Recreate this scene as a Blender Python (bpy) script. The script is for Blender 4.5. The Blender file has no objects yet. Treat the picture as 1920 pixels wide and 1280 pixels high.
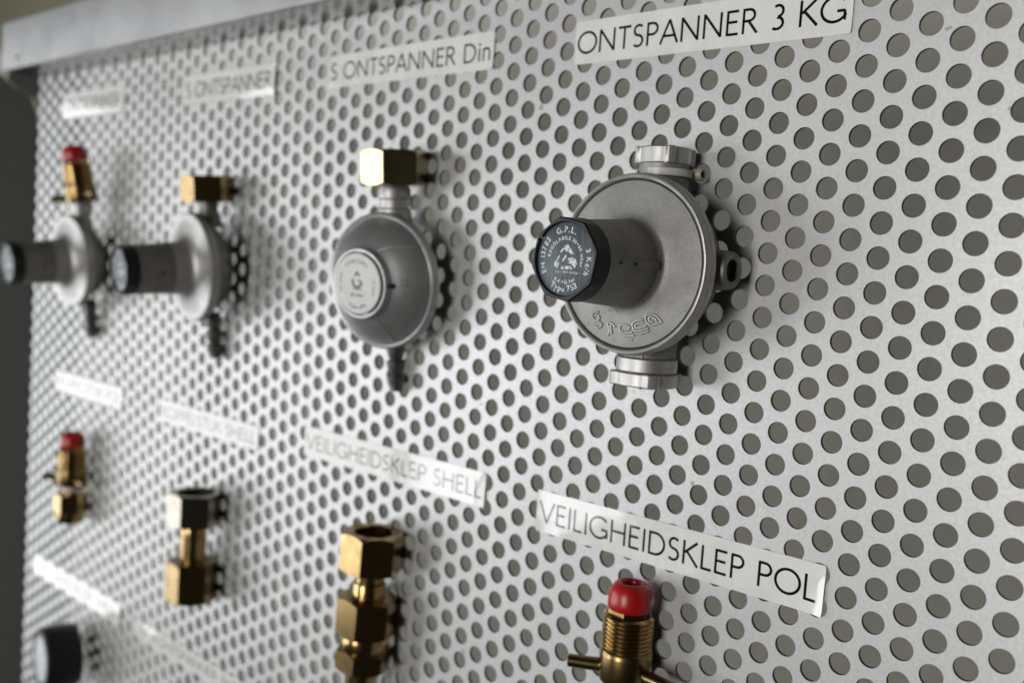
import bpy, bmesh, math, random
import numpy as np
from mathutils import Vector, Matrix, noise

random.seed(7)
scene = bpy.context.scene
COL = scene.collection
MM = 0.001

# Panel frame used throughout: x right, y up, w out of the board towards the viewer, in millimetres.
# Blender: X = x, Y = -w, Z = y, in metres.
def B(x, y, w):
    return Vector((x * MM, -w * MM, y * MM))

# ------------------------------------------------------------------ camera
CAM = (191.111, -111.934, 415.599)
RIGHT = (0.73888911, 0.06650306, -0.67053727)
DOWN = (0.10034605, -0.99488138, 0.0119038)
FWD = (-0.66631341, -0.07608136, -0.74178034)
def D(v):
    return Vector((v[0], -v[2], v[1]))
cam_data = bpy.data.cameras.new("camera")
cam = bpy.data.objects.new("camera", cam_data)
COL.objects.link(cam)
rx, ry, rz = D(RIGHT), -D(DOWN), -D(FWD)
m = Matrix(((rx.x, ry.x, rz.x), (rx.y, ry.y, rz.y), (rx.z, ry.z, rz.z))).to_4x4()
m.translation = B(*CAM)
cam.matrix_world = m
cam_data.sensor_width = 36.0
cam_data.sensor_fit = 'HORIZONTAL'
cam_data.lens = 34.046
cam_data.clip_start = 0.02
cam_data.clip_end = 60.0
cam_data.dof.use_dof = True
cam_data.dof.focus_distance = 0.428
cam_data.dof.aperture_fstop = 5.6
cam_data.dof.aperture_blades = 9
scene.camera = cam

# ------------------------------------------------------------------ world and lights
world = bpy.data.worlds.new("World")
scene.world = world
world.use_nodes = True
world.node_tree.nodes["Background"].inputs[0].default_value = (1.0, 0.98, 0.94, 1)
world.node_tree.nodes["Background"].inputs[1].default_value = 0.013

def window_light(name, centre, normal, up, sx, sy, radiance, color):
    """daylight window: rectangular area lamp, size in mm"""
    L = bpy.data.lights.new(name, 'AREA')
    L.shape = 'RECTANGLE'
    L.size = sx * MM
    L.size_y = sy * MM
    L.energy = radiance * math.pi * sx * sy * 1e-6
    L.color = color
    o = bpy.data.objects.new(name, L)
    COL.objects.link(o)
    z = -D(normal).normalized()
    y = D(up).normalized()
    x = y.cross(z).normalized()
    y = z.cross(x)
    mm = Matrix(((x.x, y.x, z.x), (x.y, y.y, z.y), (x.z, y.z, z.z))).to_4x4()
    mm.translation = B(*centre)
    o.matrix_world = mm
    return o

# tall window in the wall on the left of the board, and a softer one in the wall opposite it
window_light("window_left", (-2400, -510, 2680), (1, 0, 0), (0, 1, 0), 1400, 1490, 6.4, (0.94, 0.975, 1.0))
window_light("left_near_fill", (-2400, -510, 1180), (1, 0, 0), (0, 1, 0), 1350, 1490, 3.3, (0.95, 0.975, 1.0))  # added dimmer fill, split off the left window to balance glare
window_light("window_opposite", (30, -120, 3500), (0, 0, -1), (0, 1, 0), 860, 1700, 13.0, (1.0, 0.98, 0.95))

scene.view_settings.view_transform = 'Standard'
scene.view_settings.look = 'None'
scene.view_settings.exposure = 0.18
scene.view_settings.gamma = 1.0
scene.view_settings.use_curve_mapping = False
scene.render.engine = 'CYCLES'
scene.cycles.use_denoising = True
scene.cycles.max_bounces = 8
scene.cycles.glossy_bounces = 5
scene.cycles.diffuse_bounces = 2
scene.cycles.caustics_reflective = False
scene.cycles.sample_clamp_indirect = 4.0

# ------------------------------------------------------------------ materials
def mat(name):
    mt = bpy.data.materials.new(name)
    mt.use_nodes = True
    nt = mt.node_tree
    return mt, nt, nt.nodes["Principled BSDF"]

def noise_tex(nt, scale, detail=4, rough=0.6, stretch=None):
    tc = nt.nodes.new("ShaderNodeTexCoord")
    mp = nt.nodes.new("ShaderNodeMapping")
    if stretch:
        mp.inputs["Scale"].default_value = stretch
    n = nt.nodes.new("ShaderNodeTexNoise")
    n.inputs["Scale"].default_value = scale
    n.inputs["Detail"].default_value = detail
    n.inputs["Roughness"].default_value = rough
    nt.links.new(tc.outputs["Object"], mp.inputs[0])
    nt.links.new(mp.outputs[0], n.inputs["Vector"])
    return n

def ramp(nt, src, stops):
    r = nt.nodes.new("ShaderNodeValToRGB")
    els = r.color_ramp.elements
    while len(els) < len(stops):
        els.new(0.5)
    for e, (p, c) in zip(els, stops):
        e.position = p
        e.color = c if len(c) == 4 else (*c, 1)
    nt.links.new(src, r.inputs[0])
    return r

def mixc(nt, fac, a, b, mode='MIX'):
    mx = nt.nodes.new("ShaderNodeMix")
    mx.data_type = 'RGBA'
    mx.blend_type = mode
    for sock, v in ((mx.inputs[0], fac), (mx.inputs[6], a), (mx.inputs[7], b)):
        if hasattr(v, "links"):
            nt.links.new(v, sock)
        else:
            sock.default_value = v
    return mx.outputs[2]

def bump(nt, bs, src, strength, dist):
    b = nt.nodes.new("ShaderNodeBump")
    b.inputs["Strength"].default_value = strength
    b.inputs["Distance"].default_value = dist
    nt.links.new(src, b.inputs["Height"])
    nt.links.new(b.outputs[0], bs.inputs["Normal"])
    return b

def g(v):
    return (v, v, v, 1)

def metal(name, base, rough, var=0.06, grain=900, bstr=0.25, bdist=0.00008, metallic=1.0, dark=None, stain=25, speck=0.0):
    mt, nt, bs = mat(name)
    bs.inputs["Metallic"].default_value = metallic
    n1 = noise_tex(nt, grain, 3, 0.6)
    n2 = noise_tex(nt, stain, 5, 0.65)
    dk = dark or tuple(c * 0.72 for c in base)
    c = ramp(nt, n2.outputs[0], [(0.3, dk), (0.62, base)])
    if speck:
        nk = noise_tex(nt, 210, 2, 0.5, (1.0, 1.0, 0.45))
        nr = ramp(nt, nk.outputs[0], [(0.735, g(1.0)), (0.765, g(0.3))])
        cm = mixc(nt, 1.0, c.outputs[0], nr.outputs[0], 'MULTIPLY')
        sp_ = ramp(nt, n1.outputs[0], [(0.36, g(1.0 - speck)), (0.62, g(1.0))])
        nt.links.new(mixc(nt, 1.0, cm, sp_.outputs[0], 'MULTIPLY'), bs.inputs["Base Color"])
    else:
        nt.links.new(c.outputs[0], bs.inputs["Base Color"])
    r = ramp(nt, n2.outputs[0], [(0.25, g(rough + var)), (0.7, g(rough - var))])
    nt.links.new(r.outputs[0], bs.inputs["Roughness"])
    bump(nt, bs, n1.outputs[0], bstr, bdist)
    return mt

def plastic(name, base, rough, grain=600, bstr=0.1, spec=0.5, var=0.05, sub=0.0):
    mt, nt, bs = mat(name)
    n2 = noise_tex(nt, 60, 4, 0.6)
    c = ramp(nt, n2.outputs[0], [(0.3, tuple(x * 0.88 for x in base)), (0.65, base)])
    nt.links.new(c.outputs[0], bs.inputs["Base Color"])
    r = ramp(nt, n2.outputs[0], [(0.3, g(max(0.02, rough - var))), (0.7, g(rough + var))])
    nt.links.new(r.outputs[0], bs.inputs["Roughness"])
    bs.inputs["Specular IOR Level"].default_value = spec
    if sub:
        bs.inputs["Subsurface Weight"].default_value = sub
        bs.inputs["Subsurface Radius"].default_value = (0.002, 0.002, 0.0015)
    n1 = noise_tex(nt, grain, 3, 0.6)
    bump(nt, bs, n1.outputs[0], bstr, 0.00005)
    return mt

def sheet_material():
    mt, nt, bs = mat("galvanised_sheet")
    bs.inputs["Metallic"].default_value = 0.36
    cloud = noise_tex(nt, 9, 5, 0.6)
    mott = noise_tex(nt, 520, 5, 0.75)
    grain = noise_tex(nt, 1500, 2, 0.6)
    spots = noise_tex(nt, 120, 2, 0.5)
    c1 = ramp(nt, cloud.outputs[0], [(0.3, (0.515, 0.518, 0.513)), (0.7, (0.575, 0.577, 0.573))])
    c2 = ramp(nt, mott.outputs[0], [(0.30, g(0.80)), (0.62, g(1.0))])
    c = mixc(nt, 1.0, c1.outputs[0], c2.outputs[0], 'MULTIPLY')
    sp = ramp(nt, spots.outputs[0], [(0.715, g(0.0)), (0.75, g(0.9))])
    c = mixc(nt, sp.outputs[0], c, (0.27, 0.26, 0.24, 1))
    stn = noise_tex(nt, 38, 6, 0.7)
    st = ramp(nt, stn.outputs[0], [(0.60, g(0.0)), (0.80, g(0.55))])
    c = mixc(nt, st.outputs[0], c, (0.40, 0.395, 0.375, 1))
    nt.links.new(c, bs.inputs["Base Color"])
    r = ramp(nt, mott.outputs[0], [(0.3, g(0.47)), (0.7, g(0.39))])
    nt.links.new(r.outputs[0], bs.inputs["Roughness"])
    bump(nt, bs, grain.outputs[0], 0.22, 0.00008)
    return mt

def plate_material():
    """brushed, scuffed slate coloured disc on the knobs"""
    mt, nt, bs = mat("scuffed_slate_plate")
    n = noise_tex(nt, 900, 3, 0.7, (1.0, 1.0, 0.06))
    tcr = nt.nodes.new("ShaderNodeTexNoise")
    c = ramp(nt, n.outputs[0], [(0.35, (0.028, 0.040, 0.050)), (0.72, (0.085, 0.112, 0.130))])
    nt.links.new(c.outputs[0], bs.inputs["Base Color"])
    bs.inputs["Roughness"].default_value = 0.5
    bump(nt, bs, n.outputs[0], 0.2, 0.00004)
    nt.nodes.remove(tcr)
    for nd in nt.nodes:
        if nd.type == 'MAPPING':
            nd.inputs["Rotation"].default_value = (0, math.radians(35), 0)
    return mt

def print_material():
    mt, nt, bs = mat("worn_white_print")
    n = noise_tex(nt, 700, 3, 0.7)
    c = ramp(nt, n.outputs[0], [(0.36, (0.14, 0.17, 0.19)), (0.49, (0.60, 0.63, 0.64))])
    nt.links.new(c.outputs[0], bs.inputs["Base Color"])
    bs.inputs["Roughness"].default_value = 0.5
    return mt

M = {}
M['sheet'] = sheet_material()
M['hole_shade'] = metal("shaded_hole_wall", (0.095, 0.093, 0.086), 0.5, 0.05, 700, 0.2, metallic=0.5, stain=60)  # dark colour paints shade onto the hole walls
M['rail'] = metal("aluminium_rail", (0.31, 0.312, 0.315), 0.55, 0.05, 700, 0.12, metallic=0.4, stain=12)
M['rail_under'] = metal("bare_aluminium_underside", (0.21, 0.205, 0.19), 0.28, 0.04, 500, 0.05, metallic=1.0, stain=20)
M['cast'] = metal("die_cast_zinc", (0.32, 0.314, 0.298), 0.5, 0.05, 1500, 0.5, 0.00012, metallic=0.35, stain=45, speck=0.24)
M['cast_light'] = metal("pale_die_cast", (0.50, 0.492, 0.475), 0.5, 0.05, 1300, 0.35, metallic=0.75, stain=40, speck=0.12)
M['cast_smooth'] = metal("machined_zinc", (0.50, 0.49, 0.47), 0.5, 0.06, 1200, 0.25, metallic=0.8, stain=60)
M['cast_dull'] = metal("dull_zinc_tube", (0.265, 0.258, 0.238), 0.52, 0.05, 1300, 0.35, metallic=0.85, stain=50)
M['cast_grey'] = metal("grey_lacquered_zinc", (0.47, 0.472, 0.47), 0.40, 0.05, 1300, 0.3, metallic=0.75, stain=40)
M['barb'] = metal("darkened_zinc", (0.15, 0.147, 0.138), 0.42, 0.05, 1300, 0.3, metallic=0.8, stain=50)
M['nickel'] = metal("nickel_plated_steel", (0.33, 0.30, 0.24), 0.26, 0.05, 600, 0.1, stain=60)
M['brass'] = metal("brass", (0.45, 0.315, 0.135), 0.21, 0.04, 500, 0.12, stain=70, dark=(0.27, 0.175, 0.068))
M['brass_pale'] = metal("pale_brass", (0.50, 0.43, 0.25), 0.24, 0.05, 500, 0.1, stain=60, dark=(0.60, 0.48, 0.24))
M['brass_dull'] = metal("tarnished_brass", (0.29, 0.205, 0.085), 0.28, 0.06, 500, 0.25, stain=70, dark=(0.18, 0.12, 0.047))
M['red'] = plastic("red_plastic", (0.40, 0.008, 0.007), 0.33, 300, 0.05, sub=0.05)
M['black'] = plastic("black_plastic", (0.012, 0.0125, 0.013), 0.42, 900, 0.2, spec=0.3)
M['dark'] = plastic("dark_hollow", (0.01, 0.01, 0.01), 0.7)
M['plate'] = plate_material()
M['print'] = print_material()
M['white_plate'] = plastic("off_white_plate", (0.62, 0.62, 0.59), 0.4)
M['grey_print'] = plastic("grey_print", (0.10, 0.10, 0.10), 0.5)
M['tape'] = plastic("glossy_label_tape", (0.76, 0.755, 0.725), 0.08, 200, 0.03, spec=0.6, var=0.02)
M['ink'] = plastic("black_ink", (0.008, 0.009, 0.010), 0.09, 300, 0.03, spec=0.6, var=0.02)
M['nylon'] = plastic("milky_nylon", (0.60, 0.60, 0.55), 0.35, 300, 0.05, sub=0.2)
M['nylon_yellow'] = plastic("yellowed_nylon", (0.42, 0.41, 0.29), 0.35, 300, 0.05, sub=0.2)
M['pink'] = plastic("pale_pink_plastic", (0.72, 0.58, 0.56), 0.4)
M['dial'] = plastic("white_dial", (0.6, 0.62, 0.64), 0.5)
M['cable'] = plastic("beige_cable", (0.33, 0.30, 0.24), 0.5)
def wall_material():
    mt, nt, bs = mat("taupe_wall_paint")
    n = noise_tex(nt, 14, 5, 0.6)
    c = ramp(nt, n.outputs[0], [(0.3, (0.50, 0.485, 0.425)), (0.7, (0.55, 0.535, 0.475))])
    nt.links.new(c.outputs[0], bs.inputs["Base Color"])
    bs.inputs["Roughness"].default_value = 0.85
    n1 = noise_tex(nt, 500, 3, 0.6)
    bump(nt, bs, n1.outputs[0], 0.2, 0.0002)
    return mt
M['wall'] = wall_material()
M['olive'] = plastic("olive_dimming_panel", (0.235, 0.215, 0.15), 0.6, 300, 0.15)  # tone stands for weaker light on the upper wall
M['side_shade'] = plastic("painted_side_shade", (0.022, 0.021, 0.018), 0.8, 300, 0.1, spec=0.1)  # near-black colour stands for the shade on the side wall

# ------------------------------------------------------------------ mesh helpers (panel frame, mm)
class MB:
    def __init__(self):
        self.v, self.f = [], []
    def add(self, verts, faces):
        o = len(self.v)
        self.v.extend(verts)
        self.f.extend([tuple(i + o for i in fc) for fc in faces])
        return self
    def rings(self, rings, close=True, cap0=False, cap1=False):
        """rings: equal-length lists of points; skinned in order"""
        n = len(rings[0])
        o = len(self.v)
        for r in rings:
            self.v.extend(r)
        for k in range(len(rings) - 1):
            for i in range(n if close else n - 1):
                j = (i + 1) % n
                self.f.append((o + k * n + i, o + k * n + j, o + (k + 1) * n + j, o + (k + 1) * n + i))
        if cap0:
            self.f.append(tuple(o + i for i in range(n))[::-1])
        if cap1:
            self.f.append(tuple(o + (len(rings) - 1) * n + i for i in range(n)))
        return self

def place(axis, r, th, h, c):
    """point at radius r, angle th round an axis through c, h along it"""
    a, b = r * math.cos(th), r * math.sin(th)
    if axis == 'w':
        return (c[0] + a, c[1] + b, c[2] + h)
    if axis == 'y':                       # th = 0 faces the viewer, +90 faces right
        return (c[0] + b, c[1] + h, c[2] + a)
    return (c[0] + h, c[1] + a, c[2] + b)  # 'x'

def lathe(mb, prof, axis='w', c=(0, 0, 0), segs=64, cap0=True, cap1=True, shape=None):
    """prof: (radius, height); shape(theta, radius, k) may change the radius"""
    rs = []
    for k, (r, h) in enumerate(prof):
        ring = []
        for i in range(segs):
            th = 2 * math.pi * i / segs
            rr = shape(th, r, k) if shape else r
            ring.append(place(axis, rr, th, h, c))
        rs.append(ring)
    mb.rings(rs, True, cap0, cap1)
    return mb

def hexnut(mb, R, y0, y1, c=(0, 0, 0), hole=0, holedepth=6, turn=math.pi / 6, cham_top=True, cham_bot=True, sides=6, trunc=0.0):
    """hexagonal nut on a vertical axis; corners at radius R, y0 < y1; flats face the viewer with turn = 30 degrees"""
    n = sides * 10
    ap = R * math.cos(math.pi / sides)
    rc = R * 0.875
    def hr(th):
        a = (th - turn) % (2 * math.pi / sides)
        a = a - math.pi / sides
        r = ap / math.cos(a)
        return min(r, R * (1 - trunc))
    ths = [turn + 2 * math.pi * i / n for i in range(n)]
    def ring(fr, fy):
        return [place('y', fr(t), t, fy(t), c) for t in ths]
    drop = lambda t: max(0.0, hr(t) - rc) * 0.62
    rs = []
    if cham_bot:
        rs.append(ring(lambda t: min(hr(t), rc) - 0.0, lambda t: y0))
        rs.append(ring(hr, lambda t: y0 + drop(t) + 0.02))
    else:
        rs.append(ring(hr, lambda t: y0))
    if cham_top:
        rs.append(ring(hr, lambda t: y1 - drop(t) - 0.02))
        rs.append(ring(lambda t: min(hr(t), rc), lambda t: y1))
    else:
        rs.append(ring(hr, lambda t: y1))
    if hole:
        rs.append(ring(lambda t: hole + 0.8, lambda t: y1))
        rs.append(ring(lambda t: hole, lambda t: y1 - 0.8))
        rs.append(ring(lambda t: hole, lambda t: y1 - holedepth))
    mb.rings(rs, True, True, True)
    return mb

def tube(mb, pts, r, segs=12, cap=True):
    """round bar through points; r a number or one radius per point"""
    pts = [Vector(p) for p in pts]
    rr = r if isinstance(r, (list, tuple)) else [r] * len(pts)
    rs = []
    up = None
    for i, p in enumerate(pts):
        t = (pts[min(i + 1, len(pts) - 1)] - pts[max(i - 1, 0)]).normalized()
        if up is None:
            up = t.orthogonal().normalized()
        up = (up - t * up.dot(t)).normalized()
        sd = t.cross(up)
        rs.append([tuple(p + (up * math.cos(a) + sd * math.sin(a)) * rr[i]) for a in [2 * math.pi * k / segs for k in range(segs)]])
    mb.rings(rs, True, cap, cap)
    return mb

def box(mb, x0, x1, y0, y1, w0, w1):
    v = [(x, y, w) for w in (w0, w1) for y in (y0, y1) for x in (x0, x1)]
    mb.add(v, [(0, 2, 3, 1), (4, 5, 7, 6), (0, 1, 5, 4), (2, 6, 7, 3), (0, 4, 6, 2), (1, 3, 7, 5)])
    return mb

def build(name, mb, material, parent=None, angle=32, bev=0.0, smooth=True):
    me = bpy.data.meshes.new(name)
    me.from_pydata([B(*p) for p in mb.v], [], mb.f)
    bm = bmesh.new()
    bm.from_mesh(me)
    bmesh.ops.recalc_face_normals(bm, faces=bm.faces)
    bm.to_mesh(me)
    bm.free()
    if smooth:
        me.shade_smooth()
        me.set_sharp_from_angle(angle=math.radians(angle))
    me.materials.append(M[material])
    o = bpy.data.objects.new(name, me)
    COL.objects.link(o)
    if parent is not None:
        o.parent = parent
    if bev:
        b = o.modifiers.new("bevel", 'BEVEL')
        b.width = bev * MM
        b.segments = 2
        b.limit_method = 'ANGLE'
        b.angle_limit = math.radians(32)
        b.harden_normals = True
    return o

def tag(o, label, cat, group=None):
    o["label"] = label
    o["category"] = cat
    if group:
        o["group"] = group
    return o

def thing(name, label, cat, loc=(0, 0, 0), rot=(0, 0, 0), group=None):
    o = bpy.data.objects.new(name, None)
    o.empty_display_size = 0.02
    COL.objects.link(o)
    o.location = B(*loc)
    o.rotation_euler = rot
    return tag(o, label, cat, group)

def copy_tree(src, parent=None):
    c = src.copy()
    COL.objects.link(c)
    if parent is not None:
        c.parent = parent
    for ch in src.children:
        copy_tree(ch, c)
    return c

# ------------------------------------------------------------------ lettering
def arc(cx, cy, rx_, ry_, a0, a1, n=20):
    return [(cx + rx_ * math.cos(math.radians(a0 + (a1 - a0) * i / n)), cy + ry_ * math.sin(math.radians(a0 + (a1 - a0) * i / n))) for i in range(n + 1)]
s = 0.05
GL = {
 'O': (1.02, [arc(.51, .5, .455, .46, 0, 360, 40)]),
 'N': (0.92, [[(.10, 0), (.10, 1)], [(.10, .97), (.80, .03)], [(.80, 0), (.80, 1)]]),
 'T': (0.66, [[(.02, .95), (.64, .95)], [(.33, 0), (.33, .93)]]),
 'S': (0.58, [arc(.30, .735, .205, .215, 40, 180, 12) + arc(.30, .735, .21, .215, 180, 262, 6)[1:] + arc(.27, .285, .225, .235, 75, -140, 18)]),
 'P': (0.62, [[(.10, 0), (.10, 1)], [(.10, .95), (.30, .95)] + arc(.31, .715, .235, .235, 90, -90, 14) + [(.10, .48)]]),
 'A': (0.84, [[(.03, 0), (.42, 1)], [(.42, 1), (.81, 0)], [(.18, .33), (.66, .33)]]),
 'E': (0.60, [[(.10, 0), (.10, 1)], [(.10, .95), (.54, .95)], [(.10, .53), (.50, .53)], [(.10, .05), (.55, .05)]]),
 'R': (0.70, [[(.10, 0), (.10, 1)], [(.10, .95), (.30, .95)] + arc(.31, .725, .225, .225, 90, -90, 14) + [(.10, .50)], [(.30, .50), (.66, 0)]]),
 'K': (0.74, [[(.10, 0), (.10, 1)], [(.66, 1), (.14, .50)], [(.22, .58), (.72, 0)]]),
 'G': (0.98, [arc(.52, .5, .46, .46, 42, 330, 32) + [(.90, .08), (.90, .44)], [(.90, .43), (.62, .43)]]),
 '3': (0.58, [arc(.27, .735, .20, .215, 130, -80, 16) + arc(.25, .27, .235, .225, 80, -130, 16)]),
 'D': (0.86, [[(.10, 0), (.10, 1)], [(.10, .95), (.34, .95)] + arc(.35, .5, .42, .45, 90, -90, 20) + [(.10, .05)]]),
 'V': (0.82, [[(.03, 1), (.41, 0)], [(.41, 0), (.79, 1)]]),
 'I': (0.22, [[(.11, 0), (.11, 1)]]),
 'L': (0.52, [[(.10, 0), (.10, 1)], [(.10, .05), (.50, .05)]]),
 'H': (0.84, [[(.10, 0), (.10, 1)], [(.74, 0), (.74, 1)], [(.10, .53), (.74, .53)]]),
 'U': (0.80, [[(.09, 1), (.09, .36)] + arc(.40, .36, .31, .31, 180, 360, 16) + [(.71, 1)]]),
 'C': (0.90, [arc(.52, .5, .46, .46, 48, 312, 28)]),
 'M': (0.98, [[(.08, 0), (.14, 1)], [(.14, .98), (.49, .12)], [(.49, .12), (.84, .98)], [(.84, 1), (.90, 0)]]),
 'F': (0.56, [[(.10, 0), (.10, 1)], [(.10, .95), (.52, .95)], [(.10, .53), (.48, .53)]]),
 'Z': (0.70, [[(.06, .95), (.64, .95)], [(.62, .93), (.06, .07)], [(.05, .05), (.66, .05)]]),
 'i': (0.24, [[(.12, 0), (.12, .68)], arc(.12, .87, .02, .02, 0, 360, 8)]),
 'n': (0.56, [[(.09, 0), (.09, .68)], [(.09, .46)] + arc(.28, .46, .19, .19, 160, 0, 12) + [(.47, 0)]]),
 ' ': (0.36, []),
}

def ribbon(mb, pts, wd, w, closed=False, fine=0):
    """flat stroke of width wd through 2-D points at height w"""
    pts = [Vector(p) for p in pts]
    if fine:
        out = [pts[0]]
        for a, b in zip(pts, pts[1:]):
            q = max(1, int((b - a).length / fine))
            out += [a.lerp(b, (k + 1) / q) for k in range(q)]
        pts = out
    L, R_ = [], []
    n = len(pts)
    closed = closed or (n > 3 and (pts[0] - pts[-1]).length < 1e-4)
    if closed:
        pts = pts[:-1]
        n = len(pts)
    for i in range(n):
        if closed:
            a, b = pts[i - 1], pts[(i + 1) % n]
        else:
            a, b = pts[max(i - 1, 0)], pts[min(i + 1, n - 1)]
        t = (b - a)
        if t.length < 1e-9:
            t = Vector((1, 0))
        t.normalize()
        k = 1.0
        if 0 < i < n - 1:
            d1 = (pts[i] - pts[i - 1]).normalized()
            k = 1.0 / max(0.6, t.dot(d1))
        nn = Vector((-t.y, t.x)) * wd * 0.5 * k
        L.append((pts[i].x + nn.x, pts[i].y + nn.y, w))
        R_.append((pts[i].x - nn.x, pts[i].y - nn.y, w))
    fs = []
    for i in range(n if closed else n - 1):
        j = (i + 1) % n
        fs.append((i, j, n + j, n + i))
    mb.add(L + R_, fs)

def write(mb, text, x0, x1, ybase, cap, w, stroke=0.112, gap=0.055):
    """stroke lettering fitted between x0 and x1"""
    total = sum(GL[ch][0] + gap for ch in text) - gap
    sx = (x1 - x0) / total
    px = 0.0
    k = 0
    for ch in text:
        adv, strokes = GL[ch]
        for st in strokes:
            k += 1
            ribbon(mb, [(x0 + (px + p[0]) * sx, ybase + p[1] * cap) for p in st], stroke * cap, w + 0.004 * (k % 3), fine=0.8)
        px += adv + gap

_fonts = {}
def glyph(ch):
    """outline of a character in Blender's own font, as (verts, faces), cap height about 0.73"""
    if ch not in _fonts:
        cu = bpy.data.curves.new("glyph", 'FONT')
        cu.body = ch
        cu.resolution_u = 4
        cu.offset = 0.028
        ob = bpy.data.objects.new("glyph", cu)
        COL.objects.link(ob)
        dg = bpy.context.evaluated_depsgraph_get()
        me = bpy.data.meshes.new_from_object(ob.evaluated_get(dg))
        vs = [(v.co.x, v.co.y) for v in me.vertices]
        fs = [tuple(p.vertices) for p in me.polygons]
        bpy.data.objects.remove(ob)
        bpy.data.curves.remove(cu)
        bpy.data.meshes.remove(me)
        _fonts[ch] = (vs, fs)
    return _fonts[ch]

def text_width(text, size, sp):
    w_ = 0
    for ch in text:
        vs, _ = glyph(ch) if ch != ' ' else ([], [])
        w_ += (max(v[0] for v in vs) * size if vs else 0.25 * size) + sp
    return w_ - sp

def arc_text(mb, text, radius, mid_deg, size, w, sp=0.25, flip=False, c=(0, 0)):
    """text on a circle (flip: reads along the bottom, upright)"""
    tw = text_width(text, size, sp)
    pos = -tw / 2
    for ch in text:
        vs, fs = glyph(ch) if ch != ' ' else ([], [])
        cw = max(v[0] for v in vs) * size if vs else 0.25 * size
        ctr = pos + cw / 2
        if not flip:
            a = math.radians(mid_deg) - ctr / radius
            rot = a - math.pi / 2
            o = (c[0] + radius * math.cos(a), c[1] + radius * math.sin(a))
        else:
            a = math.radians(mid_deg) + ctr / radius
            rot = a + math.pi / 2
            o = (c[0] + radius * math.cos(a), c[1] + radius * math.sin(a))
        ca, sa = math.cos(rot), math.sin(rot)
        if vs:
            pv = []
            for (x, y) in vs:
                x = x * size - cw / 2
                y = y * size
                pv.append((o[0] + x * ca - y * sa, o[1] + x * sa + y * ca, w))
            mb.add(pv, fs)
        pos += cw + sp

# ------------------------------------------------------------------ setting: wall behind, shaded strip at the side
def structure(o):
    o["kind"] = "structure"
    return o
mb = MB()
NXW, NYW = 24, 16
vs = [(-2600 + 4200 * i / NXW, -1500 + 2600 * j / NYW, -400) for j in range(NYW + 1) for i in range(NXW + 1)]
fs = [(j * (NXW + 1) + i, j * (NXW + 1) + i + 1, (j + 1) * (NXW + 1) + i + 1, (j + 1) * (NXW + 1) + i) for j in range(NYW) for i in range(NXW)]
mb.add(vs, fs)
structure(build("wall", mb, 'wall'))
mb = MB()
box(mb, -2500, 1500, 275, 1080, -399, -380)  # added sheet, its darker colour dims the wall above the rail
tag(build("wall_dimming_panel", mb, 'olive', None, 30, 1.5), "added olive brown panel that dims the wall above the top rail", "panel")

# ------------------------------------------------------------------ perforated board with its top rail
PX = 15.0 * math.sqrt(3) / 2
board = thing("display_board", "perforated grey metal board with staggered round holes and a top rail", "display board", (-270, -640, 0))
def local(o, loc):
    """parts are modelled in board coordinates; shift them under an Empty placed at loc"""
    o.location = -B(*loc)
    return o

def perforated_sheet():
    hx, hy = PX / 2, 7.5
    N = 28
    ang = np.array([2 * math.pi * i / N for i in range(N)])
    ca = math.atan2(hy, hx)
    for t in (ca, math.pi - ca, math.pi + ca, 2 * math.pi - ca):
        ang[np.argmin(np.abs(ang - t))] = t
    cosa, sina = np.cos(ang), np.sin(ang)
    k = np.minimum(hx / np.maximum(np.abs(cosa), 1e-9), hy / np.maximum(np.abs(sina), 1e-9))
    rect = np.stack([cosa * k, sina * k], 1)
    ring = np.stack([cosa, sina], 1)
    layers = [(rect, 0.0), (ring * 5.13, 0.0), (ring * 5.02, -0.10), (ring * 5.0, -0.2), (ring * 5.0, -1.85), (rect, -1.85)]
    tmpl = np.concatenate([np.concatenate([l, np.full((N, 1), z)], 1) for l, z in layers])
    fidx = []
    for q in range(len(layers) - 1):
        for i in range(N):
            j = (i + 1) % N
            fidx.append((q * N + i, q * N + j, (q + 1) * N + j, (q + 1) * N + i))
    fidx = np.array(fidx)
    cells = []
    for col in range(-66, 27):
        off = 0.0 if col % 2 else 0.5
        for r in range(-6, 44):
            cells.append((col * PX, -(r + off) * 15.0))
    cells = np.array(cells)
    V = tmpl[None] + np.concatenate([cells, np.zeros((len(cells), 1))], 1)[:, None]
    # the board was cut through its outermost column of holes
    xcut = -66 * PX
    V[:, :, 0] = np.maximum(V[:, :, 0], xcut)
    V = V.reshape(-1, 3)
    F = (fidx[None] + (np.arange(len(cells)) * len(tmpl))[:, None, None]).reshape(-1, 4)
    co = np.stack([V[:, 0], -V[:, 2], V[:, 1]], 1) * MM
    me = bpy.data.meshes.new("perforated_sheet")
    me.vertices.add(len(co))
    me.vertices.foreach_set("co", co.ravel())
    me.loops.add(F.size)
    me.loops.foreach_set("vertex_index", F.ravel())
    me.polygons.add(len(F))
    me.polygons.foreach_set("loop_start", np.arange(0, F.size, 4))
    me.polygons.foreach_set("use_smooth", np.zeros(len(F), dtype=bool))
    me.update(calc_edges=True)
    me.materials.append(M['sheet'])
    me.materials.append(M['hole_shade'])
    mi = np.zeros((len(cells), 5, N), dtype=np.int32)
    mi[:, 3, :] = 1  # inner hole walls take the painted shade
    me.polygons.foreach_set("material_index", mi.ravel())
    o = bpy.data.objects.new("perforated_sheet", me)
    COL.objects.link(o)
    return o
o = perforated_sheet()
o.parent = board
local(o, (-270, -640, 0))

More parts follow.
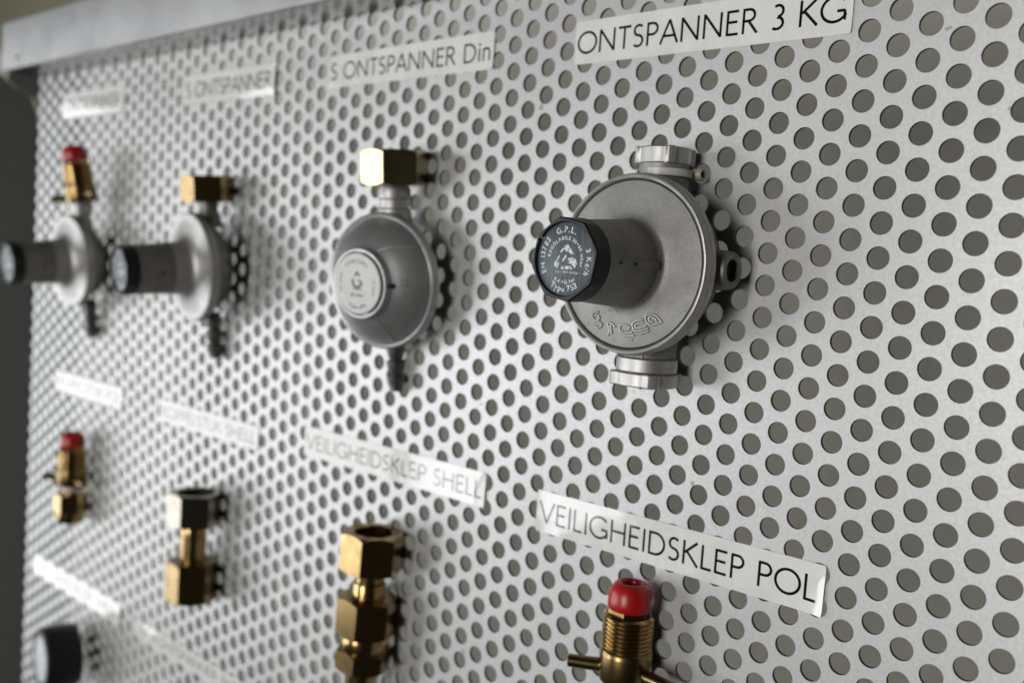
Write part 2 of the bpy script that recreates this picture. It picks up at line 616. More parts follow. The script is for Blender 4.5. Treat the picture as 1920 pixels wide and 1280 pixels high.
# rail: hollow square section, front, top and back plus a polished underside
mb = MB()
X0, X1 = -857.0, 352.0
prof = [(0.4, 94), (0.4, 96.5), (35.0, 96.5), (37.0, 94.5), (37.0, 50.2), (36.2, 48.8), (34.2, 48.6), (34.2, 50.4)]
mb.rings([[(X0, y, w) for (w, y) in prof], [(X1, y, w) for (w, y) in prof]], True, True, True)
rail = build("top_rail", mb, 'rail', board, 30, 0.4)
local(rail, (-270, -640, 0))
mb = MB()
box(mb, X0 + 0.5, X1 - 0.5, 49.2, 50.6, 0.3, 34.1)
o = build("rail_underside", mb, 'rail_under', rail)
mb = MB()
lathe(mb, [(2.6, 37.0), (2.6, 37.7), (2.0, 38.1), (0.9, 38.1), (0.8, 37.6)], 'w', (-818.3, 58.2, 0), 20)
build("rivet", mb, 'cast_dull', rail)

# side wall beside the board, its shade painted in as a dark colour
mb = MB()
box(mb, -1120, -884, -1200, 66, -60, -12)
o = build("shaded_side_wall", mb, 'side_shade', None, 30, 2.0)
tag(o, "side wall strip along the left edge of the perforated board, shade painted dark", "side_shade")

# thin cable that comes down behind the rail end
mb = MB()
tube(mb, [(-846, 70, 22), (-853, 52, 30), (-862, 44, 30), (-868, 38, 18), (-878, 34, 0), (-884, 31, -6), (-880, 20, -9), (-872, 0, -9)], 2.2, 10)
tag(build("cable", mb, 'cable', None, 60), "thin beige cable hanging from the left end of the top rail", "cable")

# ------------------------------------------------------------------ label strips
def label_strip(x0, x1, y0, y1, text, tx0, tx1, label, curl=0.0, cap=None, base=None, seed=0, stroke=0.112, bow=None):
    t = thing("label_strip", label, "label", ((x0 + x1) / 2, y0, 0), (0, 0, 0), "printed label strips on the board")
    org = ((x0 + x1) / 2, y0, 0)
    mb = MB()
    nx, ny = int((x1 - x0) / 1.6), 14
    rnd = random.Random(seed)
    ph = rnd.random() * 9
    def wv(x, y):
        col = round(x / PX)
        d2 = 1e9
        for cc in (col - 1, col, col + 1):
            off = 0.0 if cc % 2 else 7.5
            rr = round((-y - off) / 15.0) * 15.0 + off
            d2 = min(d2, (x - cc * PX) ** 2 + (y + rr) ** 2)
        w_ = 0.34 - 0.035 * math.exp(-d2 / 16.0)
        w_ += 0.05 * math.sin(x * 0.07 + ph) + 0.012 * math.sin(x * 0.31 + 2 * ph)
        e = max(0.0, x - (x1 - 11)) / 11
        e2 = max(0.0, (x0 + 8) - x) / 8
        if bow:
            amp, xa, xb = bow
            k_ = max(0.0, min(1.0, (x - xa) / (xb - xa)))
            w_ += amp * k_ * (1 - ((y - (y0 + y1) / 2) / ((y1 - y0) / 2)) ** 2)
        return w_ + curl * e * e * (1.4 - (y - y0) / (y1 - y0)) + 0.25 * curl * e2 * e2
    top, bot = [], []
    for j in range(ny + 1):
        for i in range(nx + 1):
            x = x0 + (x1 - x0) * i / nx
            y = y0 + (y1 - y0) * j / ny
            if (i in (0, nx)) and (j in (0, ny)):
                x += 0.35 if i == 0 else -0.35
            w_ = wv(x, y)
            top.append((x, y, w_))
            bot.append((x, y, w_ - 0.16))
    n = nx + 1
    fs = [(j * n + i, j * n + i + 1, (j + 1) * n + i + 1, (j + 1) * n + i) for j in range(ny) for i in range(nx)]
    nb = len(top)
    fb = [tuple(nb + q for q in f)[::-1] for f in fs]
    edge = [j * n for j in range(ny + 1)]
    side = []
    border = [i for i in range(n)] + [j * n + nx for j in range(1, ny + 1)] + [ny * n + i for i in range(nx - 1, -1, -1)] + [j * n for j in range(ny - 1, 0, -1)]
    for a, b in zip(border, border[1:] + border[:1]):
        side.append((a, nb + a, nb + b, b))
    mb.add(top + bot, fs + fb + side)
    o = build("tape", mb, 'tape', t, 50)
    local(o, org)
    H = y1 - y0
    mb = MB()
    write(mb, text, tx0, tx1, y0 + (base if base is not None else 0.235 * H), cap or 0.52 * H, 0.0, stroke)
    # print follows the tape
    mb.v = [(x, y, wv(x, y) + 0.035 + w) for (x, y, w) in mb.v]
    o = build("lettering", mb, 'ink', t, smooth=False)
    local(o, org)
    return t

label_strip(-150.0, 5.0, -0.4, 22.4, "ONTSPANNER 3 KG", -148.6, 2.4, "white label reading ONTSPANNER 3 KG above the front regulator", 0.3, seed=1)
label_strip(-367.5, -211.0, 2.8, 24.8, "S ONTSPANNER Din", -366.2, -213.4, "white label reading S ONTSPANNER Din above the round cover regulator", 0.5, seed=2, bow=(0.5, -335, -367))
label_strip(-564.5, -432.0, 3.2, 26.8, "S ONTSPANNER", -561, -437, "white label with glints above the regulator under the wide brass nut, third from right", 0.9, seed=3, bow=(0.75, -500, -440))
label_strip(-800.0, -670.0, 4.4, 28.4, "ONTSPANNER", -792, -679, "far left white label under the top rail, above the red capped regulator", 0.5, seed=4)
label_strip(-154.4, 16.4, -259.0, -235.6, "VEILIGHEIDSKLEP POL", -152.4, 12.8, "white label reading VEILIGHEIDSKLEP POL above the front red cap", 1.1, seed=5)
label_strip(-375.0, -195.0, -255.4, -234.4, "VEILIGHEIDSKLEP SHELL", -373.2, -198.0, "white label reading VEILIGHEIDSKLEP SHELL above the tall brass valve", 0.8, seed=6, stroke=0.10)
label_strip(-583.3, -433.0, -263.4, -244.8, "KOPPELSTUK SHELL", -580, -437.5, "white label reading KOPPELSTUK SHELL above the nickel topped coupling", 0.5, seed=7, stroke=0.10)
label_strip(-793.4, -652.0, -264.7, -245.2, "KOPPELSTUK POL", -787, -657, "short white label above the small red capped valve at far left", 0.5, seed=8, stroke=0.10)
label_strip(-834.0, -642.0, -463.5, -443.5, "VEILIGHEIDSKLEP SHELL", -822, -650, "long white label above the black gauge at lower left", 0.7, seed=9, stroke=0.10)
label_strip(-612.0, -425.0, -463.0, -447.0, "UNKONTSPANNER SHELL", -602, -432, "white label cut off by the bottom edge, right of the gauge", 0.5, seed=10, stroke=0.10)

# ------------------------------------------------------------------ regulators
def lug_ring(mb, r0, r1, y0, y1, c, lugs, halfdeg, segs=144):
    """round union nut with square lugs at the given angles (degrees, 0 faces the viewer)"""
    def shape(th, r, k):
        if k in (0, 5):
            return r
        for L in lugs:
            d = abs((math.degrees(th) - L + 180) % 360 - 180)
            if d < halfdeg * 1.5:
                q = min(1.0, (halfdeg * 1.5 - d) / (halfdeg * 0.9))
                return r + (r1 - (0.5 if k in (1, 4) else 0) - r) * q * q * (3 - 2 * q)
        return r
    lathe(mb, [(r0 - 3.5, y0), (r0 - 0.6, y0), (r0, y0 + 0.6), (r0, y1 - 0.6), (r0 - 0.6, y1), (r0 - 3.5, y1)], 'y', c, segs, True, True, shape)

def knob(parent, R, w0, w1, plate='plate', lettering=True, notch=True, segs=160, ring_mat='black'):
    """eight sided scalloped cap with a recessed printed disc"""
    def shape(th, r, k):
        if k in KN:
            a = (th - math.radians(12)) % (math.pi / 4) / (math.pi / 4)
            dip = math.sin(math.pi * a)
            return r * (1 - 0.062 * dip ** 0.9)
        return r
    KN = (2, 3, 4)
    d = w1 - w0
    prof = [(R * 0.90, w0), (R * 0.985, w0 + 0.6), (R * 1.0, w0 + d * 0.55), (R * 1.0, w1 - 0.9), (R * 0.965, w1), (R * 0.875, w1), (R * 0.855, w1 - 0.5), (R * 0.855, w1 - 1.9)]
    mb = MB()
    KNs = shape
    rs = []
    for k, (r, h) in enumerate(prof):
        ring = []
        for i in range(segs):
            th = 2 * math.pi * i / segs
            hh = h
            rr = shape(th, r, k)
            if notch and k in (3, 4, 5, 6):
                dd = abs((math.degrees(th) - 149 + 180) % 360 - 180)
                if dd < 3.2:
                    hh = w1 - 1.8
            ring.append(place('w', rr, th, hh, (0, 0, 0)))
        rs.append(ring)
    mb.rings(rs, True, True, True)
    kb = build("knob", mb, ring_mat, parent, 28)
    mb = MB()
    lathe(mb, [(R * 0.85, w1 - 2.2), (R * 0.85, w1 - 1.5), (R * 0.835, w1 - 1.35)], 'w', (0, 0, 0), 72)
    pl = build("face_plate", mb, plate, kb, 30)
    if lettering:
        wl = w1 - 1.30
        mb = MB()
        arc_text(mb, "G.P.L.", 11.7, 92, 3.7, wl, 0.4)
        arc_text(mb, "REGOLABILE 30÷60 mbar", 8.5, 78, 2.25, wl, 0.24)
        arc_text(mb, "EN 13785", 11.9, 174, 3.4, wl, 0.38)
        arc_text(mb, "3 Kg/h", 11.9, -4, 3.4, wl, 0.38)
        arc_text(mb, "Type 753", 14.2, -90, 3.7, wl, 0.3, True)
        arc_text(mb, "0,4 ÷16 bar", 10.8, -88, 2.3, wl, 0.25, True)
        arc_text(mb, "CAVAGNA GROUP", 60, 89, 1.35, wl, 0.1, False, (0.2, -66.0))
        # three lobed emblem in broken patches
        P_ = [[(510, 480), (550, 465), (572, 490), (545, 562), (520, 530)], [(577, 500), (622, 575), (592, 586), (557, 546)],
              [(495, 508), (520, 517), (482, 566), (468, 560)], [(460, 595), (440, 640), (410, 680), (413, 730), (438, 747), (448, 690), (470, 600)],
              [(456, 692), (470, 680), (452, 752), (434, 748)], [(500, 650), (530, 590), (546, 600), (520, 660), (500, 674)],
              [(556, 632), (600, 612), (648, 636), (662, 690), (640, 742), (602, 692), (560, 690), (577, 660)],
              [(480, 757), (510, 720), (526, 762)], [(530, 725), (590, 715), (618, 757), (540, 762)]]
        for p in P_:
            mb.add([((x - 532) / 19.6, -(y - 640) / 27.4, wl + 0.002) for x, y in p][::-1], [tuple(range(len(p)))])
        build("lettering", mb, 'print', kb, smooth=False)
    return kb

def barb(parent, y_top, y_bot, r, material, c=(0, 0, 0)):
    mb = MB()
    n = 3
    prof = [(r * 0.95, y_top)]
    step = (y_top - y_bot - 4) / n
    y = y_top - 4
    prof.append((r * 0.95, y))
    for i in range(n):
        prof += [(r * 1.2, y - 0.3), (r * 1.14, y - step * 0.35), (r * 0.78, y - step * 0.96)]
        y -= step
    prof += [(r * 0.8, y_bot), (r * 0.55, y_bot), (r * 0.5, y_bot + 5)]
    lathe(mb, prof, 'y', c, 32)
    return build("hose_barb", mb, material, parent, 40)

# --- front regulator (3 kg), body axis square to the board
A = thing("gas_regulator", "large grey cast gas regulator with black printed knob facing front, nearest the camera", "regulator", (-76.8, -106.8, 0), (0, 0, 0), "gas regulators on the top row")
mb = MB()
rim_prof = [(40.0, 31.6), (42.9, 31.8), (43.3, 32.6), (43.3, 35.2), (42.9, 35.8), (42.9, 37.6), (42.6, 38.8), (42.1, 39.5), (41.4, 39.7), (40.7, 39.3), (40.3, 38.4), (40.15, 37.0), (39.9, 35.5)]
lathe(mb, rim_prof, 'w', (0, 0, 0), 160, False, False, lambda th, r, k: r + (0.10 * math.sin(th * 17) * math.sin(th * 5 + 1) if 3 < k < 9 else 0))
build("crimped_rim", mb, 'cast_light', A, 34)
mb = MB()
cover_prof = [(39.75, 36.0), (39.7, 37.4), (39.3, 38.3), (36, 38.9), (32, 39.5), (28, 40.1), (24.5, 40.6), (22.0, 41.1), (21.2, 41.6), (20.7, 42.5), (20.4, 44.5)]
lathe(mb, cover_prof, 'w', (0, 0, 0), 128, False, False)
cover = build("cover", mb, 'cast', A, 34)
# crimp dents round the bead
mb = MB()
lathe(mb, [(20.4, 44.4), (20.2, 50.0), (19.9, 54), (19.3, 62), (18.5, 72), (18.1, 79)], 'w', (0, 0, 0), 96, False, True)
tb = build("spring_tube", mb, 'cast_dull', A, 34)
# moulded rib with a pip on the side of the tube
mb = MB()
ribpts = []
for th0, th1, wa, wb, rr in ((-7.0, 7.0, 44.6, 70.5, 0.75),):
    rs = []
    for wq, k in ((wa, 1.0), (wb - 1.5, 1.0), (wb - 0.4, 0.75), (wb, 0.35)):
        base = 20.3 - (wq - 49) * 0.072
        ring = []
        for q in range(9):
            th = math.radians(th0 * k + (th1 - th0) * k * q / 8)
            edge = 0.0 if q in (0, 8) else rr
            ring.append(place('w', base - 0.25 + edge, th, wq, (0, 0, 0)))
        rs.append(ring)
    mb.rings(rs, False)
build("moulded_rib", mb, 'cast_dull', tb, 20)
mb = MB()
tube(mb, [(20.0, 0, 61.5), (20.4, 0, 61.5)], 0.8, 12)
build("pin_hole", mb, 'dark', tb)
knob(A, 18.9, 77.5, 87.5)
mb = MB()
lathe(mb, [(16, 2.0), (24, 2.4), (30, 6), (35, 14), (37, 22), (38, 29), (41.0, 31.7), (42.4, 31.9)], 'w', (0, 0, 0), 96, True, False)
back = build("back_housing", mb, 'cast_dull', A, 40)
# six crimping lugs behind the rim
for k in range(12):
    a = math.radians(15 + 30 * k)
    mb = MB()
    lathe(mb, [(1.4, 29.4), (1.4, 31.6)], 'w', (41.2 * math.cos(a), 41.2 * math.sin(a), 0), 10)
    build("crimp_lug", mb, 'cast_dull', back)
# ports
wc = 16.0
mb = MB()
lathe(mb, [(12.6, 30), (12.4, 40), (12.0, 43.8), (12.0, 49.5)], 'y', (0, 0, wc - 1), 48)
build("inlet_neck", mb, 'cast', A)
mb = MB()
lug_ring(mb, 12.7, 14.7, 49.0, 57.2, (0, 0, wc - 1), (45, 135, 225, 315), 9)
build("inlet_nut", mb, 'cast_smooth', A, 28)
mb = MB()
lathe(mb, [(9.4, 57.1), (9.4, 57.35)], 'y', (0, 0, wc - 1), 40)
build("inlet_opening", mb, 'dark', A)
mb = MB()
box(mb, -5.5, 5.5, -46.5, -30, wc + 2, wc + 13)
build("outlet_web", mb, 'cast', A, 30, 0.6)
mb = MB()
lathe(mb, [(13.6, -30), (13.4, -44.4)], 'y', (0, 0, wc), 48)
build("outlet_neck", mb, 'cast', A)
mb = MB()
lathe(mb, [(14.2, -44.6), (15.0, -45.2), (15.0, -51.0), (14.6, -51.6), (13.5, -51.8)], 'y', (0, 0, wc + 1), 72)
build("outlet_collar", mb, 'cast_smooth', A, 30)
mb = MB()
lug_ring(mb, 15.5, 17.8, -58.6, -51.9, (0, 0, wc + 1), (45, 135, 225, 315), 11)
build("outlet_nut", mb, 'cast_smooth', A, 28)
# test port on the right
mb = MB()
lathe(mb, [(9.6, 30), (9.2, 40), (8.6, 43.6), (8.2, 44.2), (5.6, 44.2), (5.2, 43.8), (5.0, 38)], 'x', (0, 0, 19), 40, False, True)
bs_ = build("test_port", mb, 'cast_dull', A, 34)
mb = MB()
lathe(mb, [(4.9, 40.5), (4.9, 41.0)], 'x', (0, 0, 19), 32)
build("port_hollow", mb, 'dark', bs_)

# raised lettering along the lower cover
def cover_w(x, y):
    r = math.hypot(x, y)
    pr = [(20.4, 44.5), (20.7, 42.5), (21.2, 41.6), (22.0, 41.1), (24.5, 40.6), (28, 40.1), (32, 39.5), (36, 38.9), (39.3, 38.3)]
    for (r0, h0), (r1, h1) in zip(pr, pr[1:]):
        if r <= r1:
            return h0 + (h1 - h0) * (r - r0) / (r1 - r0)
    return 38.5
def curve2(pts, n=5):
    out = []
    P4 = [pts[0]] + pts + [pts[-1]]
    for i in range(1, len(P4) - 2):
        p0, p1, p2, p3 = (np.array(q, float) for q in P4[i - 1:i + 3])
        for k in range(n):
            t = k / n
            out.append(tuple(0.5 * ((2 * p1) + (-p0 + p2) * t + (2 * p0 - 5 * p1 + 4 * p2 - p3) * t * t + (-p0 + 3 * p1 - 3 * p2 + p3) * t ** 3)))
    out.append(tuple(map(float, pts[-1])))
    return out
def zpt(x, y):
    """letter point read from the photograph's enlargement, put onto the cover plane (w = 40)"""
    px, py = 1080 + x / 6.0, 560 + y / 6.0
    d = [RIGHT[i] * (px - 960) / 1815.8 + DOWN[i] * (py - 640) / 1815.8 + FWD[i] for i in range(3)]
    t = (40.0 - CAM[2]) / d[2]
    return (CAM[0] + t * d[0] + 76.8, CAM[1] + t * d[1] + 106.8)
strokes = [
    [(262, 150), (215, 150), (182, 180), (190, 225), (235, 240), (262, 225), (258, 190), (225, 180), (205, 200)],
    [(225, 245), (262, 260), (285, 290), (270, 318), (232, 322), (205, 300)],
    [(340, 405), (365, 385), (368, 330), (352, 285), (380, 268), (415, 285), (440, 320)],
    [(390, 395), (392, 340), (385, 300)],
    [(520, 355), (590, 345), (598, 318), (560, 295), (510, 298), (488, 328), (505, 375), (560, 385), (635, 378)],
    [(540, 418), (600, 415), (650, 412)],
    [(760, 235), (700, 245), (645, 272), (638, 320), (660, 360), (715, 358), (810, 330)],
    [(770, 262), (710, 275), (670, 295), (680, 330), (740, 322), (795, 306)],
    [(670, 390), (730, 388), (815, 360)],
    [(960, 268), (925, 215), (880, 178), (820, 178), (788, 210), (800, 270), (850, 300), (900, 285), (955, 268)],
    [(905, 262), (890, 225), (850, 205), (822, 225), (838, 258), (872, 255)],
]
mb = MB()
for st in strokes:
    pts = [zpt(*q) for q in curve2(st, 4)]
    tube(mb, [(x, y, cover_w(x, y) + 0.12) for x, y in pts], 0.55, 8)
build("embossed_lettering", mb, 'cast_light', cover, 50)
# faint moulding ring arc above the lettering
mb = MB()
tube(mb, [(x, y, cover_w(x, y) + 0.0) for x, y in [zpt(*q) for q in curve2([(380, 130), (410, 112), (450, 118), (482, 150)], 5)]], 0.4, 8)
build("mould_mark", mb, 'cast', cover, 50)

# cable tie round the inlet neck: band and the cut loop beside it
T = thing("cable_tie", "milky nylon cable tie round the top neck of the front regulator", "cable tie", (-76.8, -62.0, 15))
mb = MB()
rs = []
for k in range(73):
    th = 2 * math.pi * k / 72
    rr = 13.5
    rs.append([place('y', rr - 0.6, th, -1.7, (0, 0, 0)), place('y', rr + 0.6, th, -1.7, (0, 0, 0)), place('y', rr + 0.6, th, 1.9, (0, 0, 0)), place('y', rr - 0.6, th, 1.9, (0, 0, 0))])
mb.rings(rs[:60], True, True, True)
build("band", mb, 'nylon', T, 30, 0.25)
mb = MB()
box(mb, 9.0, 15.5, -1.6, 1.8, -9.2, -7.9)
build("tail", mb, 'nylon', T, 30, 0.3)
mb = MB()
lathe(mb, [(1.6, 12.5), (2.6, 12.6), (3.0, 13.2), (3.0, 18.2), (2.5, 18.9), (1.7, 18.6), (1.5, 15.0)], 'x', (-2.0, 0.6, -8.6), 28)
build("head", mb, 'nylon_yellow', T, 40)

# --- regulator with round cover and white disc (Din)
tilt = math.radians(5.4)
Fc = (-274.0, -124.6, 11.6)
F_ = thing("gas_regulator", "grey domed gas regulator with a white printed disc and a big brass nut on top", "regulator", Fc, (tilt, 0, math.radians(9.5)), "gas regulators on the top row")
mb = MB()
lathe(mb, [(39, 8.4), (41.8, 8.8), (42.3, 9.6), (42.3, 12.6), (41.9, 14.2), (40.8, 15.0), (39.8, 14.7), (39.4, 14.2), (38.8, 15.2), (36.5, 18.2), (33, 21.6), (29, 24.9), (25, 27.6), (22.4, 29.0), (21.6, 29.6), (21.4, 33.6), (20.7, 34.2), (19.6, 34.2), (19.2, 33.6), (19.2, 31.0)], 'w', (0, 0, 0), 112, False, True)
cv = build("cover", mb, 'cast_grey', F_, 34)
mb = MB()
lathe(mb, [(12, -9), (22, -8.6), (31, -3), (37, 5), (40.5, 8.5), (41.6, 8.9)], 'w', (0, 0, 0), 72, True, False)
build("back_housing", mb, 'cast', F_, 40)
mb = MB()
lathe(mb, [(18.4, 31.0), (18.4, 35.2), (17.9, 35.7)], 'w', (0, 0, 0), 72)
dsk = build("name_disc", mb, 'white_plate', F_, 30)
mb = MB()
wl = 35.76
arc_text(mb, "VENTURI", 12.6, 92, 3.0, wl, 0.8)
arc_text(mb, "1,5 kg/h", 12.8, -6, 2.4, wl, 0.4)
arc_text(mb, "EN 16129", 12.6, 178, 2.2, wl, 0.4)
arc_text(mb, "Type 694", 15.0, -90, 3.0, wl, 0.4, True)
arc_text(mb, "30 mbar", 80, 90, 2.8, wl, 0.2, False, (0.0, -87.6))
ribbon(mb, arc(0, 1.2, 3.4, 3.2, 150, 370, 20), 1.7, wl)
ribbon(mb, [(-1.8, 4.6), (0, 6.9), (2.2, 4.8)], 1.3, wl + .004)
ribbon(mb, [(0.2, 2.0), (2.4, 2.0), (2.6, 0.8)], 0.9, wl + .008)
ribbon(mb, [(-3.6, -3.2), (3.8, -3.2)], 0.7, wl)
build("disc_lettering", mb, 'grey_print', dsk, smooth=False)
def dome_w(r):
    pr = [(21.6, 29.6), (25, 27.6), (29, 24.9), (33, 21.6), (36.5, 18.2), (38.8, 15.2)]
    for (r0, h0), (r1, h1) in zip(pr, pr[1:]):
        if r <= r1:
            return h0 + (h1 - h0) * (r - r0) / (r1 - r0)
    return 15.2
for dg, sw in ((62, -26), (-66, -4)):
    mb = MB()
    pts = []
    for q in range(9):
        r = 22.5 + 15.5 * q / 8
        a = math.radians(dg + sw * q / 8)
        pts.append((r * math.cos(a), r * math.sin(a), dome_w(r) - 0.1))
    tube(mb, pts, 0.75, 8)
    build("moulded_ridge", mb, 'cast_grey', cv, 50)
mb = MB()
lathe(mb, [(1.5, 28.5), (1.5, 31.8), (1.0, 32.2)], 'w', (22.3, -0.4, 0), 14)
build("pip", mb, 'dark', cv)
mb = MB()
arc_text(mb, "30", 26.5, 4, 5.0, 0, 0.5)
mb.v = [(x, y, dome_w(math.hypot(x, y)) + 0.12) for x, y, w in mb.v]
build("stamped_number", mb, 'cast_dull', cv, smooth=False)
mb = MB()
lathe(mb, [(11.5, 34), (10.6, 41), (10.4, 44), (9.2, 45), (9.2, 50), (10.2, 51), (10.2, 56), (8, 60)], 'y', (0, 0, 0.6), 48)
build("inlet_neck", mb, 'cast_smooth', F_, 34)
mb = MB()
hexnut(mb, 20.8, 58.6, 80.2, (0, 0, 0.6), 12.5, 12, math.pi / 6 - math.radians(9.5))
build("inlet_nut", mb, 'brass_pale', F_, 24)
barb(F_, -38, -71, 5.1, 'barb', (0.5, 0, 0.2))

# --- two knob regulators further left
def knob_regulator(label, loc, yaw):
    t = thing("gas_regulator", label, "regulator", loc, (math.radians(5.0), 0, math.radians(yaw)), "gas regulators on the top row")
    mb = MB()
    lathe(mb, [(39, 11.6), (41.2, 12.2), (41.6, 13.0), (41.6, 17.0), (40.8, 18.4), (39.4, 18.2), (38.6, 17.9), (34, 18.8), (28, 20.2), (23.5, 21.8), (21.2, 23.8), (20.0, 27), (19.6, 36)], 'w', (0, 0, 0), 88, False, False)
    build("cover", mb, 'cast_light', t, 34)
    mb = MB()
    lathe(mb, [(19.6, 36), (18.9, 40), (18.4, 62)], 'w', (0, 0, 0), 64, False, True)
    tb = build("spring_tube", mb, 'cast_dull', t, 34)
    mb = MB()
    tube(mb, [(18.4, -2.5, 46), (18.9, -2.6, 46)], 1.2, 10)
    build("pin_hole", mb, 'dark', tb)
    knob(t, 18.6, 61, 72, 'plate', True, False, 96)
    mb = MB()
    lathe(mb, [(12, -8), (22, -7.4), (30, -2), (35, 5), (38, 11), (40.8, 12.0)], 'w', (0, 0, 0), 64, True, False)
    build("back_housing", mb, 'cast_dull', t, 40)
    barb(t, -36, -72, 5.6, 'barb', (0, 0, 0))
    return t
G_ = knob_regulator("grey knob regulator with a wide dark brass nut on top, third from right", (-491.0, -126.8, 11.8), -6)
mb = MB()
lathe(mb, [(10.5, 30), (9.0, 40), (7.2, 43), (7.0, 52)], 'y', (0, 0, 0.8), 40)
build("inlet_neck", mb, 'cast_dull', G_, 34)
mb = MB()
hexnut(mb, 20.0, 49.6, 69.4, (0, 0, 0.8), 12, 10, math.pi / 6 + math.radians(6))
build("inlet_nut", mb, 'brass_dull', G_, 24)
H_ = knob_regulator("leftmost grey knob regulator with a red capped brass valve on top", (-706.0, -131.6, 12.0), 0)

def valve_parts(parent, c=(0, 0, 0), full=True, y=0.0, brass='brass'):
    """red cap, collar, threaded spigot, body and two levers; y is the top of the cap"""
    mb = MB()
    lathe(mb, [(4.9, y - 9), (4.9, y - 3.2), (5.5, y - 2.2), (6.4, y - 1.9), (7.6, y - 2.4), (9.2, y - 4.0), (10.4, y - 6.2), (11.05, y - 8.8), (11.25, y - 11.5), (11.2, y - 15.0), (10.8, y - 15.6)], 'y', c, 64)
    build("cap", mb, 'red', parent, 50)
    mb = MB()
    hexnut(mb, 10.9, y - 19.4, y - 15.4, c, 0, 0, math.radians(20), False, False)
    build("hexagon_collar", mb, 'brass', parent, 24)
    mb = MB()
    prof = [(8, y - 18.0), (11.6, y - 18.2), (12.2, y - 18.8)]
    k = 0
    yy = y - 19.0
    while yy > y - 34.8:
        prof += [(12.95, yy - 0.25), (12.95, yy - 0.75), (12.0, yy - 1.35), (12.0, yy - 1.75)]
        yy -= 2.15
    prof += [(12.3, y - 36.2)]
    lathe(mb, prof, 'y', c, 72)
    build("thread", mb, brass, parent, 30)
    mb = MB()
    lathe(mb, [(12.4, y - 35.8), (13.2, y - 36.8), (13.4, y - 39), (13.4, y - 50.5), (12.6, y - 52.6), (9.5, y - 53.4)], 'y', c, 64)
    bd = build("valve_body", mb, 'brass_dull', parent, 34)
    mb = MB()
    lathe(mb, [(1.9, y - 46.5), (2.4, y - 46.5)], 'w', (c[0] - 2.0, 0, c[2] + 12.0), 20)
    levers = [((-0.86, 0.5), 29.5), ((1.0, 0.06), 30.0)]
    for (dx, dw), L in levers:
        mb = MB()
        p0 = Vector((c[0] + dx * 10.5, y - 46.8, c[2] + dw * 10.5))
        p1 = Vector((c[0] + dx * (L - 0.5), y - 46.9, c[2] + dw * (L - 0.5)))
        p2 = Vector((c[0] + dx * L, y - 46.9, c[2] + dw * L))
        tube(mb, [tuple(p0), tuple(p0.lerp(p1, 0.5)), tuple(p1), tuple(p2)], [3.5, 3.4, 3.3, 2.6], 20)
        build("lever", mb, 'brass_dull', parent, 40)
    if full:
        mb = MB()
        lathe(mb, [(8.8, y - 53.3), (9.0, y - 57.5), (7, y - 58.2)], 'y', c, 48)
        build("sleeve", mb, 'pink', parent, 40)
        mb = MB()
        lathe(mb, [(6.2, y - 57.6), (6.2, y - 62)], 'y', c, 40)
        build("neck", mb, 'brass', parent)
        mb = MB()
        hexnut(mb, 15.4, y - 78.5, y - 60.5, c, 0, 0)
        build("hexagon_nut", mb, 'brass', parent, 24)
        mb = MB()
        lathe(mb, [(12.6, y - 78.3), (12.6, y - 84), (11.0, y - 88), (7.5, y - 88.4)], 'y', c, 56)
        build("spigot", mb, 'brass', parent, 34)

iv = bpy.data.objects.new("inlet_valve", None)
COL.objects.link(iv)
iv.parent = H_
iv.location = B(0, 105.6, 8.0)
iv.rotation_euler = (math.radians(4), math.radians(-5.5), 0)
valve_parts(iv, (0, 0, 0), False)
# tidy: the levers on this valve are small stubs
mb = MB()
lathe(mb, [(10.5, 28), (9.2, 36), (8.2, 41), (10.2, 42), (10.4, 55), (8.0, 58)], 'y', (0, 0, 4.0), 40)
build("inlet_neck", mb, 'cast_smooth', H_, 34)

# ------------------------------------------------------------------ valves and couplings of the lower row
Bv = thing("safety_valve", "brass safety valve with bright red cap, cut off by the bottom edge", "valve", (-77.4, -263.4, 14.6), (0, 0, 0), "brass safety valves with red caps")
valve_parts(Bv)
Ev = copy_tree(Bv)
Ev.location = B(-718.0, -292.6, 15.2)
Ev["label"] = "small blurred brass safety valve with dark red cap at far left"

Cv = thing("safety_valve", "tall all brass valve with stacked hexagons, cut off by the bottom edge", "valve", (-273.4, -285.2, 17.9), (0, math.radians(2.6), 0))
mb = MB()
hexnut(mb, 20.4, -25.2, 0, (0, 0, 0), 12.2, 12)
build("union_nut", mb, 'brass', Cv, 24)
mb = MB()
lathe(mb, [(8.8, -24), (8.8, -32.6), (9.4, -32.7), (10.3, -33.2), (10.6, -34), (10.6, -46)], 'y', (0, 0, 0), 48)
build("stem", mb, 'brass', Cv, 34)
mb = MB()
hexnut(mb, 19.8, -67, -42.5, (0, 0, 0))
build("upper_hexagon", mb, 'brass', Cv, 24)
mb = MB()
lathe(mb, [(14.6, -66), (15.1, -67), (15.1, -77.4), (14.8, -78)], 'y', (0, 0, 0), 56)
build("ring", mb, 'brass', Cv, 34)
mb = MB()
hexnut(mb, 18.0, -90.5, -77, (0, 0, 0))
build("lower_hexagon", mb, 'brass_dull', Cv, 24)
mb = MB()
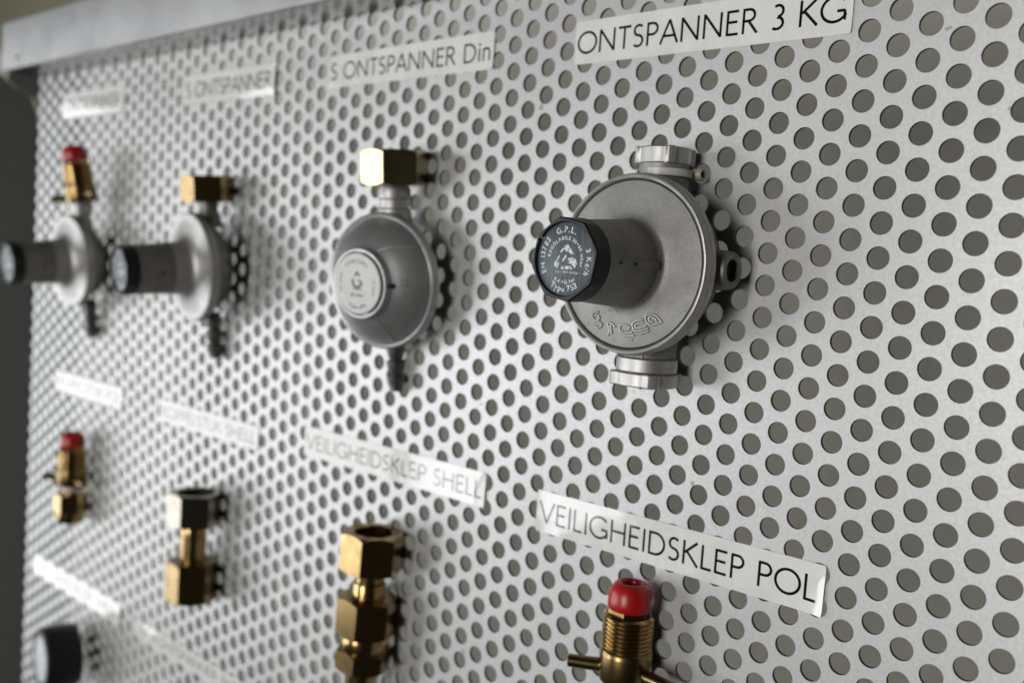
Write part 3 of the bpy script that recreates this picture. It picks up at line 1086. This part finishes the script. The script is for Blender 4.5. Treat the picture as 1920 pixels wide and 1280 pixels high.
lathe(mb, [(10.6, -90), (10.6, -118), (9.4, -119), (9.4, -150), (8, -151)], 'y', (0, 0, 0), 48)
build("outlet_pipe", mb, 'brass', Cv, 34)

Dv = thing("pipe_coupling", "pipe coupling with nickel nut above and brass hexagon below", "coupling", (-489.5, -304.4, 18.2))
mb = MB()
hexnut(mb, 20.9, -25.4, 0, (0, 0, 0), 13.5, 13)
build("union_nut", mb, 'nickel', Dv, 24)
mb = MB()
lathe(mb, [(9.0, -24), (9.8, -27), (10.0, -28), (10.0, -33), (9.4, -33.4), (9.4, -34.6), (10.0, -35), (10.0, -56)], 'y', (0, 0, 0), 48)
build("stem", mb, 'brass', Dv, 34)
mb = MB()
hexnut(mb, 20.2, -86, -54.5, (0, 0, 0))
build("hexagon_end", mb, 'brass_dull', Dv, 24)

# gauge at the lower left
Gg = thing("pressure_gauge", "round black gauge with pale dial at the lower left corner", "gauge", (-703, -505.5, 12), (0, 0, math.radians(-9)))
Gg.scale = (1.06, 1.06, 1.06)
mb = MB()
lathe(mb, [(20, 0), (25.5, 0.6), (27.2, 2.2), (27.6, 4), (27.6, 27.5), (27.2, 29.4), (25.8, 30.4), (21.0, 30.2), (20.3, 29)], 'w', (0, 0, 0), 72, True, True)
build("casing", mb, 'black', Gg, 34)
mb = MB()
lathe(mb, [(20.2, 29.2), (20.2, 29.9), (19.9, 30.05)], 'w', (0, 0, 0), 64)
dial = build("dial", mb, 'dial', Gg, 34)
mb = MB()
for k in range(11):
    a = math.radians(225 - 27 * k)
    ribbon(mb, [(14.5 * math.cos(a), 14.5 * math.sin(a)), (18 * math.cos(a), 18 * math.sin(a))], 0.7, 30.12)
ribbon(mb, [(-8, -9), (12, 13)], 0.8, 30.16)
build("dial_marks", mb, 'grey_print', dial, smooth=False)
mb = MB()
lathe(mb, [(7, -26), (7, -36), (8.6, -36.6), (8.6, -45), (6.2, -46), (6.2, -58)], 'y', (0, 0, 11), 40)
build("connection_stem", mb, 'brass_dull', Gg, 34)
